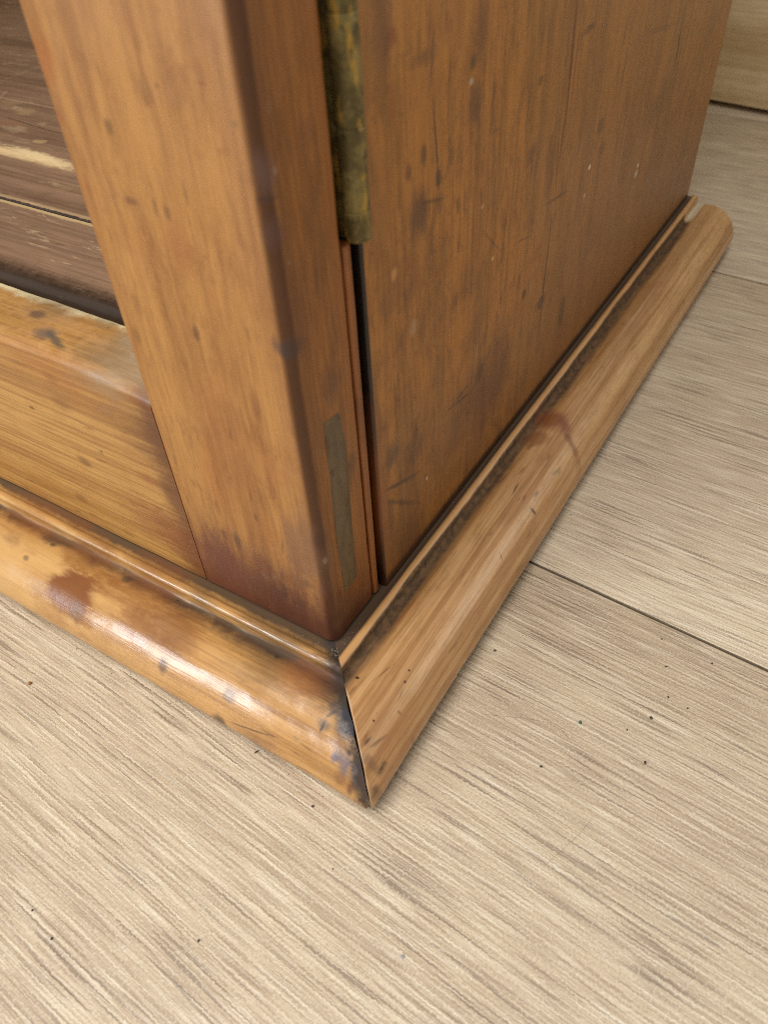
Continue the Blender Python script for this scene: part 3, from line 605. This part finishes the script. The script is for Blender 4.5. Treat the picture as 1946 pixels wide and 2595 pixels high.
def plain(name, col, rough=0.6):
    t = NT(name); n = t.noise(t.P, 900, 2, 0.5)
    c = lin(col); t.put(t.b.inputs['Base Color'], t.mix(t.step(n, 0.3, 0.7), tuple(v * 0.7 for v in c[:3]) + (1,), c)); t.b.inputs['Roughness'].default_value = rough
    return t.mat
M['dark'] = plain('gap_shade_black', '1a1510', 0.9); M['crumb'] = plain('dark_crumb', '43362b'); M['green'] = plain('green_crumb', '2e5a40'); M['tan'] = plain('tan_crumb', '9a6a2c'); M['grey'] = plain('grey_fleck', '9aa0a6')
M['hair'] = plain('hair', '7a5a42', 0.4); M['dust'] = plain('dust', '8c8068', 0.9); M['core'] = plain('fibre_core', '7c6c56', 0.9); M['sub'] = plain('subfloor', '3a342c', 0.9)

# ------------------------------------------------------------------ the floor: laminate planks on a base sheet
me = box(-3, 3, -3, 3, -0.03, -0.0125, 0); fl = tag(link('floor', me, M['sub'], None, 0), kind='structure')
ang = math.radians(-3.9); PW = 0.318; pm = None
for k in range(-5, 6):
    for j in range(-1, 2):
        if pm is None:
            pm = box(-0.699, 0.699, -PW/2 + 0.0004, PW/2 - 0.0004, -0.012, 0, 0.0011, 2); pm.shade_smooth(); pm.set_sharp_from_angle(angle=math.radians(60)); pm.materials.append(M['laminate']); pm.materials.append(M['core'])
            for f in pm.polygons: f.material_index = 1 if f.normal.z < 0.4 else 0     # raw fibre core at the joint
        o = bpy.data.objects.new('plank', pm); C.objects.link(o); o.parent = fl
        u = j * 1.4 + (0.35 if k % 2 else -0.18) - 0.1; v = 0.1077 + PW / 2 + k * PW
        o.location = (u * math.cos(ang) - v * math.sin(ang), u * math.sin(ang) + v * math.cos(ang), 0); o.rotation_euler[2] = ang

# ------------------------------------------------------------------ the cabinet
cab = tag(empty('pine_cabinet'), 'old honey coloured pine cabinet with a moulded base standing on the laminate floor', 'cabinet')

# base moulding: bead, quirk and a fat ovolo, mitred at the corner
prof = [(-0.004, 0.0016), (-0.004, HB - 0.0008), (0.0005, HB - 0.0008), (0.0024, HB - 0.0010), (0.0034, HB - 0.0007)]
for k in range(7):
    a = math.pi * (0.78 - 0.95 * k / 6); prof.append((0.0057 + 0.0022 * math.cos(a), HB - 0.0014 + 0.0022 * math.sin(a)))
prof += [(0.0080, HB - 0.0042), (0.0087, HB - 0.0054), (0.0095, HB - 0.0058), (0.0108, HB - 0.0054), (0.0128, HB - 0.0047), (0.0156, HB - 0.0043), (0.0190, HB - 0.0044),
         (0.0225, HB - 0.0050), (0.0260, HB - 0.0062), (0.0295, HB - 0.0082), (0.0328, HB - 0.0112), (0.0354, HB - 0.0148), (0.0374, HB - 0.0188), (0.0386, HB - 0.0225), (0.0391, HB - 0.0250), (0.0387, 0.0092), (0.0381, 0.0080), (0.0376, 0.0052), (0.0367, 0.0026), (0.0352, 0.0018), (0.0330, 0.0016)]
def moulding(name, start, end, along, mat, gap, seed, label):
    """sweep of the profile; the corner end is cut on the mitre"""
    rings = []; N = 150
    for i in range(N + 1):
        s = (i / N) ** 1.6 if along == 'y' else 1 - (1 - i / N) ** 1.6
        r = []
        for d0, z in prof:
            d = d0 + (0.0013 * max(0.0, min(1, d0 / 0.0026, (0.020 - d0) / 0.008)) if along == 'x' else 0)
            jag = 0.0007 * mnoise.noise(Vector((d * 240, z * 240, seed))) + 0.0004 * mnoise.noise(Vector((d * 900, z * 900, seed)))
            if z < 0.012 and d > 0.03: jag -= 0.0012                    # blunted tip
            opn = max(0.0, min(1.0, (d - 0.0105) / 0.004)); gp = gap * opn; jag *= opn
            if along == 'x': a, b = start, d - gp + jag
            else: a, b = -d + gp - 0.4 * jag, end
            q = a + (b - a) * s
            p = (q, -d, z) if along == 'x' else (d, q, z)
            e = wob(p, 0.00045, 45, seed) + wob(p, 0.00022, 190, seed + 5) if d > 0.003 else 0
            if z < 0.012 and d > 0.03: e += wob((q, 0, 0), 0.0004, 260, seed + 9)
            f = e * min(1, z / 0.006)
            dd = d + e * 0.7; zz = z + f * 0.7
            r.append((q, -dd, zz) if along == 'x' else (dd, q, zz))
        rings.append(r)
    return tag(link(name, loft(rings), mat, cab, 50), label)
moulding('base_moulding', WX - 0.03, 0, 'x', M['fmould'], 0.0006, 1.0, 'glossy blotched base moulding along the door side')
moulding('base_moulding', 0, D + 0.004, 'y', M['smould'], 0.0002, 2.0, 'duller tan base moulding along the side panel')

# side panels, back, top
def slab(name, x0, x1, y0, y1, z0, z1, mat, bev=0.001):
    return link(name, box(x0, x1, y0, y1, z0, z1, bev), mat, cab)
nz = 60; loop = rounded([(-0.0175, 0.0346, 0), (0.0012, 0.0346, 0.0012), (0.0012, D, 0.0015), (-0.0175, D, 0)])
# denser across the face so that the panel can be slightly uneven
rings = []
for i in range(nz + 1):
    z = 0.004 + (ZT - 0.004) * (i / nz) ** 1.5
    rings.append([(x + (wob((0, y, z), 0.0003, 14, 3) if x > 0 else 0), y + (wob((0, 0, z), 0.0003, 60, 4) if y < 0.1 and x > -0.01 else 0), z) for x, y in loop])
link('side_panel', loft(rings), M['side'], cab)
slab('side_panel', WX, WX + 0.0185, 0.0350, D, 0.004, ZT, M['inner'])
slab('back_panel', WX + 0.019, -0.018, D - 0.012, D - 0.001, 0.03, ZT - 0.02, M['back'])
slab('cabinet_top', WX - 0.02, 0.02, -0.02, D + 0.01, ZT + 0.0005, ZT + 0.022, M['stile'], 0.004)

# interior floor boards of worn brown paint
def board(y0, y1, r0, r1, x0=WX + 0.019, x1=-0.018):
    lp = rounded([(y0, 0.106, 0), (y1, 0.106, 0), (y1, 0.124, r1), (y0, 0.124, r0)])
    N = 80
    return link('floor_board', loft([[(x0 + (x1 - x0) * i / N, y + wob((i * 0.01, y, 0), 0.0003, 30), z + (wob((i * 0.01, y, 0), 0.0002, 25, 8) if z > 0.11 else 0)) for y, z in lp] for i in range(N + 1)]), M['board'], cab)
board(0.0400, 0.0963, 0.0075, 0.0011); board(0.0969, 0.2080, 0.0011, 0.001); board(0.2084, 0.3260, 0.001, 0.001); board(0.3264, 0.4435, 0.001, 0.001)
slab('carcass_rail', WX + 0.019, -0.018, 0.0360, 0.054, 0.036, 0.1055, M['inner'])

# the door: two stiles, two rails
ZD = HB + 0.0007; DT = 0.0272; SX = -0.0648
lp = rounded([(SX, 0, 0.0006), (0.0, 0, 0.0044), (0.0, DT, 0.0016), (SX, DT, 0.001)])
lp2 = []
for i, (a, b) in enumerate(zip(lp, lp[1:] + lp[:1])):       # split long runs
    lp2.append(a); n = int(math.hypot(b[0]-a[0], b[1]-a[1]) / 0.007)
    for j in range(1, n + 1): lp2.append((a[0] + (b[0]-a[0]) * j / (n+1), a[1] + (b[1]-a[1]) * j / (n+1)))
rings = []; N = 140; ZE = ZT - 0.002
for i in range(N + 1):
    z = ZD + (ZE - ZD) * (i / N) ** 1.5
    if i == 1: z = ZD + 0.0006
    r = []
    for x, y in lp2:
        k = 0.0009 if i == 0 else 0
        wx = wob((x, y, z), 0.00035, 55, 11) + wob((x, y, z), 0.0002, 170, 12)
        near = max(0.0, 1 - math.hypot(x, y) / 0.012)
        r.append((x + (wx * (0.5 + near) if x > -0.03 else 0) - (k if x > -0.002 else 0), y + (wob((x, y, z), 0.00025, 45, 13) if y < 0.01 else 0) * (1 if x > SX + 0.004 else 0) + (k if y < 0.002 else 0), z))
    rings.append(r)
stile = link('door_stile', loft(rings), M['stile'], cab, 50)
link('door_stile', box(WX, WX + 0.0648, 0, DT, ZD, ZE, 0.0012), M['stile'], cab)
# bead standing at the back edge of the stile
lp = rounded([(-0.010, 0.0279, 0), (0.0002, 0.0279, 0.0012), (0.0002, 0.0318, 0.0016), (-0.010, 0.0318, 0)])
link('edge_bead', loft([[(x + wob((x, 0, i * 0.003), 0.0002, 30), y, ZD + 0.0005 + (0.1828 - ZD) * (i / 60)) for x, y in lp] for i in range(61)]), M['bead'], stile)
# olive filler let into the side of the stile
lp = [(0.0100, 0.1360), (0.0178, 0.1350), (0.0200, 0.1200), (0.0186, 0.0900), (0.0180, 0.0660), (0.0176, 0.0580), (0.0096, 0.0570), (0.0090, 0.0800), (0.0093, 0.1100)]
lp = [(y + wob((y, z, 0), 0.0004, 200, 3), z) for y, z in lp]
tag(link('filler_patch', loft([[(-0.002, y, z) for y, z in lp], [(0.00005, y, z) for y, z in lp], [(0.00022, 0.0145 + (y - 0.0145) * 0.93, 0.097 + (z - 0.097) * 0.985) for y, z in lp]]), M['filler'], stile), 'dull olive filler let into the edge of the door')
# rails
def rail(z0, z1, rtop):
    lp = rounded([(0.0001, z0, 0.0006), (0.0276, z0, 0.0006), (0.0276, z1, 0.0012), (0.0001, z1, rtop)])
    x0, x1 = WX + 0.065, SX - 0.00025; N = 160; rg = []
    for i in range(N + 1):
        s = 1 - (1 - i / N) ** 1.5; x = x0 + (x1 - x0) * s
        lift = 0.0028 * max(0.0, 1 - (x1 - x) / 0.045) ** 2        # the worn top swells up to the stile
        rg.append([(x, y + wob((x, y, z), 0.0003, 60, 21) * (1 if y < 0.02 else 0.6), z + ((wob((x, y, 0), 0.0005, 38, 22) + wob((x, y, 0), 0.0002, 160, 23) - lift * (1 - y / 0.028)) if z > (z0 + z1) / 2 and rtop > 0.002 else 0)) for y, z in lp])
    return link('door_rail', loft(rg), M['rail'], cab, 50)
rail(ZD, 0.1322, 0.0042); rail(ZE - 0.07, ZE, 0.001)

# hinge: knuckles on a pin in the gap beside the stile
hz0, hz1, hx, hy, hr = 0.1835, 0.262, 0.0006, 0.0345, 0.0037
hin = link('hinge', box(-0.012, 0.0000, 0.0325, 0.0345, hz0, hz1, 0.0003), M['brass'], cab)
kz = [hz0, 0.1918, 0.2125, 0.2370, hz1]
for a, b in zip(kz, kz[1:]):
    rg = []; zs = [a + 0.00005, a + 0.0003, a + 0.0009, (a + b) / 2, b - 0.0009, b - 0.0003, b - 0.00005]; rr = [0.96, 0.99, 1, 1.0, 1, 0.99, 0.96]
    for z, q in zip(zs, rr):
        rg.append([(hx + hr * q * math.cos(k * math.pi / 14), hy + hr * q * math.sin(k * math.pi / 14), z) for k in range(28)])
    link('knuckle', loft(rg), M['brass'], hin, 50)

# ------------------------------------------------------------------ pale pine board along the back, raised over a dark gap
a = math.radians(-10.5)
sk = tag(empty('pine_skirting', (-0.0585, 0.770, 0)), 'pale pine board with horizontal grain standing behind the cabinet above a dark gap', 'skirting board'); sk.rotation_euler[2] = a
link('face_board', box(-0.9, 0.9, 0, 0.02, 0.0055, 0.125, 0.002), M['skirt'], sk)
link('top_strip', box(-0.9, 0.9, 0.003, 0.02, 0.1255, 0.30, 0.002), M['skirt'], sk)
link('gap_blocker', box(-0.9, 0.9, 0.0205, 0.10, 0.0, 0.30, 0.0), M['dark'], sk)  # unseen black block added to keep the gap under the board dark

# ------------------------------------------------------------------ crumbs, hair, dust
def crumb(name, x, y, r, mat, label, cat='crumb', group=None, stretch=(1, 1, 0.6), rot=None):
    bm = bmesh.new(); bmesh.ops.create_icosphere(bm, subdivisions=2, radius=1)
    s = random.random() * 50
    for v in bm.verts:
        v.co *= 1 + 0.45 * mnoise.noise(v.co * 1.3 + Vector((s, s, s))); v.co = Vector((v.co.x * 0.68 * r * stretch[0], v.co.y * 0.68 * r * stretch[1], v.co.z * 0.8 * r * stretch[2]))
    zmin = min(v.co.z for v in bm.verts)
    for v in bm.verts: v.co.z -= zmin
    me = bpy.data.meshes.new("m"); bm.to_mesh(me); bm.free()
    o = link(name, me, mat); o.location = (x, y, 0.0); o.rotation_euler[2] = random.random() * 6 if rot is None else rot
    return tag(o, label, cat, group)
for x, y, r, lab in [
    (0.0445, 0.0509, .0009, 'dark crumb lying closest to the tan side moulding, right of the mitred corner'),
    (0.1039, 0.0918, .0006, 'tiny dark crumb lying nearest below the plank seam on the right'),
    (0.1098, 0.0790, .0007, 'small dark crumb just below the one nearest the plank seam'),
    (0.1256, 0.0899, .0007, 'small dark crumb nearest the right edge of the photo, close to the plank seam'),
    (0.1230, 0.0639, .0006, 'tiny dark crumb lowest along the right edge of the photo'),
    (0.1149, 0.0651, .0007, 'small dark crumb between the plank seam and the longish dark crumb'),
    (0.1120, 0.0524, .0010, 'longish dark crumb lying straight right of the green crumb'),
    (0.1056, 0.0428, .0006, 'tiny dark crumb midway between the green crumb and the longish dark crumb'),
    (0.1160, 0.0329, .0010, 'dark crumb lying lowest in the cluster right of the cabinet'),
    (0.0829, 0.0117, .0008, 'dark crumb lying below and left of the green crumb'),
    (0.0165, -0.0453, .0008, 'dark crumb lying just in front of the glossy moulding near the mitred tip'),
    (0.0357, -0.0600, .0005, 'tiny dark crumb lying straight below the mitred tip of the base'),
    (0.0102, -0.1020, .0007, 'dark crumb lying alone low on the floor, left of the grey fleck'),
    (-0.0330, -0.1271, .0007, 'dark crumb at the lower left of the floor, nearer of a pair'),
    (-0.0459, -0.1244, .0006, 'tiny dark crumb at the lower left of the floor, further of a pair')]:
    crumb('crumb', x, y, r, M['crumb'], lab, 'crumb', 'dark crumbs scattered on the floor', (1.0, 0.6 + 0.4 * random.random(), 0.5))
crumb('crumb', 0.0887, 0.0366, 0.0010, M['green'], 'tiny green crumb lying on the laminate right of the cabinet corner')
crumb('crumb', -0.1204, -0.0629, 0.0012, M['tan'], 'tan crumb lying alone on the floor in front of the glossy moulding')
crumb('crumb', 0.0708, -0.0712, 0.0008, M['grey'], 'pale grey fleck lying on the laminate nearest the viewer')
crumb('splinter', -0.0155, -0.0385, 0.0016, M['crumb'], 'dark splinter poking out from under the front moulding', 'splinter', None, (1.0, 0.22, 0.22), 1.2)
# hair
def hair(pts, label):
    rg = []
    for i in range(len(pts) - 1):
        for j in range(5):
            q = j / 5; x = pts[i][0] * (1-q) + pts[i+1][0] * q; y = pts[i][1] * (1-q) + pts[i+1][1] * q
            rg.append([(x + 0.00004 * math.cos(k * 2.1), y + 0.00005 * math.cos(k * 2.1), 0.0001 + 0.00006 * math.sin(k * 2.1)) for k in range(3)])
    tag(link('hair', loft(rg), M['hair']), label, 'hair', 'hairs on the floor')
hair([(0.0529, 0.0206), (0.0621, 0.0244), (0.0697, 0.028), (0.0778, 0.0304), (0.0839, 0.03), (0.0887, 0.0272)], 'fine brown hair lying curved on the laminate, reaching towards the green crumb')
hair([(0.1065, 0.002), (0.1053, -0.003), (0.1038, -0.0078), (0.1013, -0.0144), (0.0984, -0.0221)], 'fine brown hair lying across the floor grain, well below the green crumb')
# dust and fluff caught in the quirks and on the ledges
bm = bmesh.new()
def fleck(x, y, z, r):
    m = Matrix.Translation((x, y, z)) @ Matrix.Rotation(random.random() * 6, 4, 'Z') @ Matrix.Rotation(random.random() * 6, 4, 'X') @ Matrix.Diagonal((r * (0.6 + random.random() * 1.2), r * 0.6, r * 0.6, 1))
    bmesh.ops.create_icosphere(bm, subdivisions=1, radius=1, matrix=m)
for i in range(60): fleck(random.uniform(-0.2, 0.004), -random.uniform(0.0012, 0.0040), HB - 0.0004, random.uniform(0.00008, 0.00018))
for i in range(45): fleck(random.uniform(-0.2, 0.008), -random.uniform(0.0095, 0.0125), HB - 0.0052, random.uniform(0.00008, 0.0002))
for i in range(60): fleck(random.uniform(0.0015, 0.0042), random.uniform(0.0, 0.25), HB - 0.0004, random.uniform(0.00008, 0.0002))
for i in range(60): fleck(random.uniform(0.0095, 0.0125), random.uniform(-0.008, 0.25), HB - 0.0052, random.uniform(0.00008, 0.00018))
for i in range(60): fleck(-0.066 - abs(random.gauss(0, 0.016)), random.uniform(0.012, 0.0275), 0.1322, random.uniform(0.00008, 0.00022))
for i in range(70):
    q = random.random(); c_ = random.uniform(0.001, 0.0045)
    if i % 2: fleck(c_, -c_ + q * q * 0.02, HB - 0.0003, random.uniform(0.00012, 0.00032))
    else: fleck(c_ - q * q * 0.03, -c_ - 0.0008, HB - 0.0003, random.uniform(0.00012, 0.0003))
for i in range(50): fleck(random.uniform(-0.15, 0.03), -random.uniform(0.0365, 0.042), 0.0002, random.uniform(0.0001, 0.0003))
for i in range(50): fleck(random.uniform(0.0365, 0.042), random.uniform(-0.03, 0.25), 0.0002, random.uniform(0.0001, 0.0003))
me = bpy.data.meshes.new("m"); bm.to_mesh(me); bm.free()
o = tag(link('dust', me, M['dust'], None, 0), 'pale dust flecks caught along the ledges and grooves of the cabinet base', 'dust', None, 'stuff')
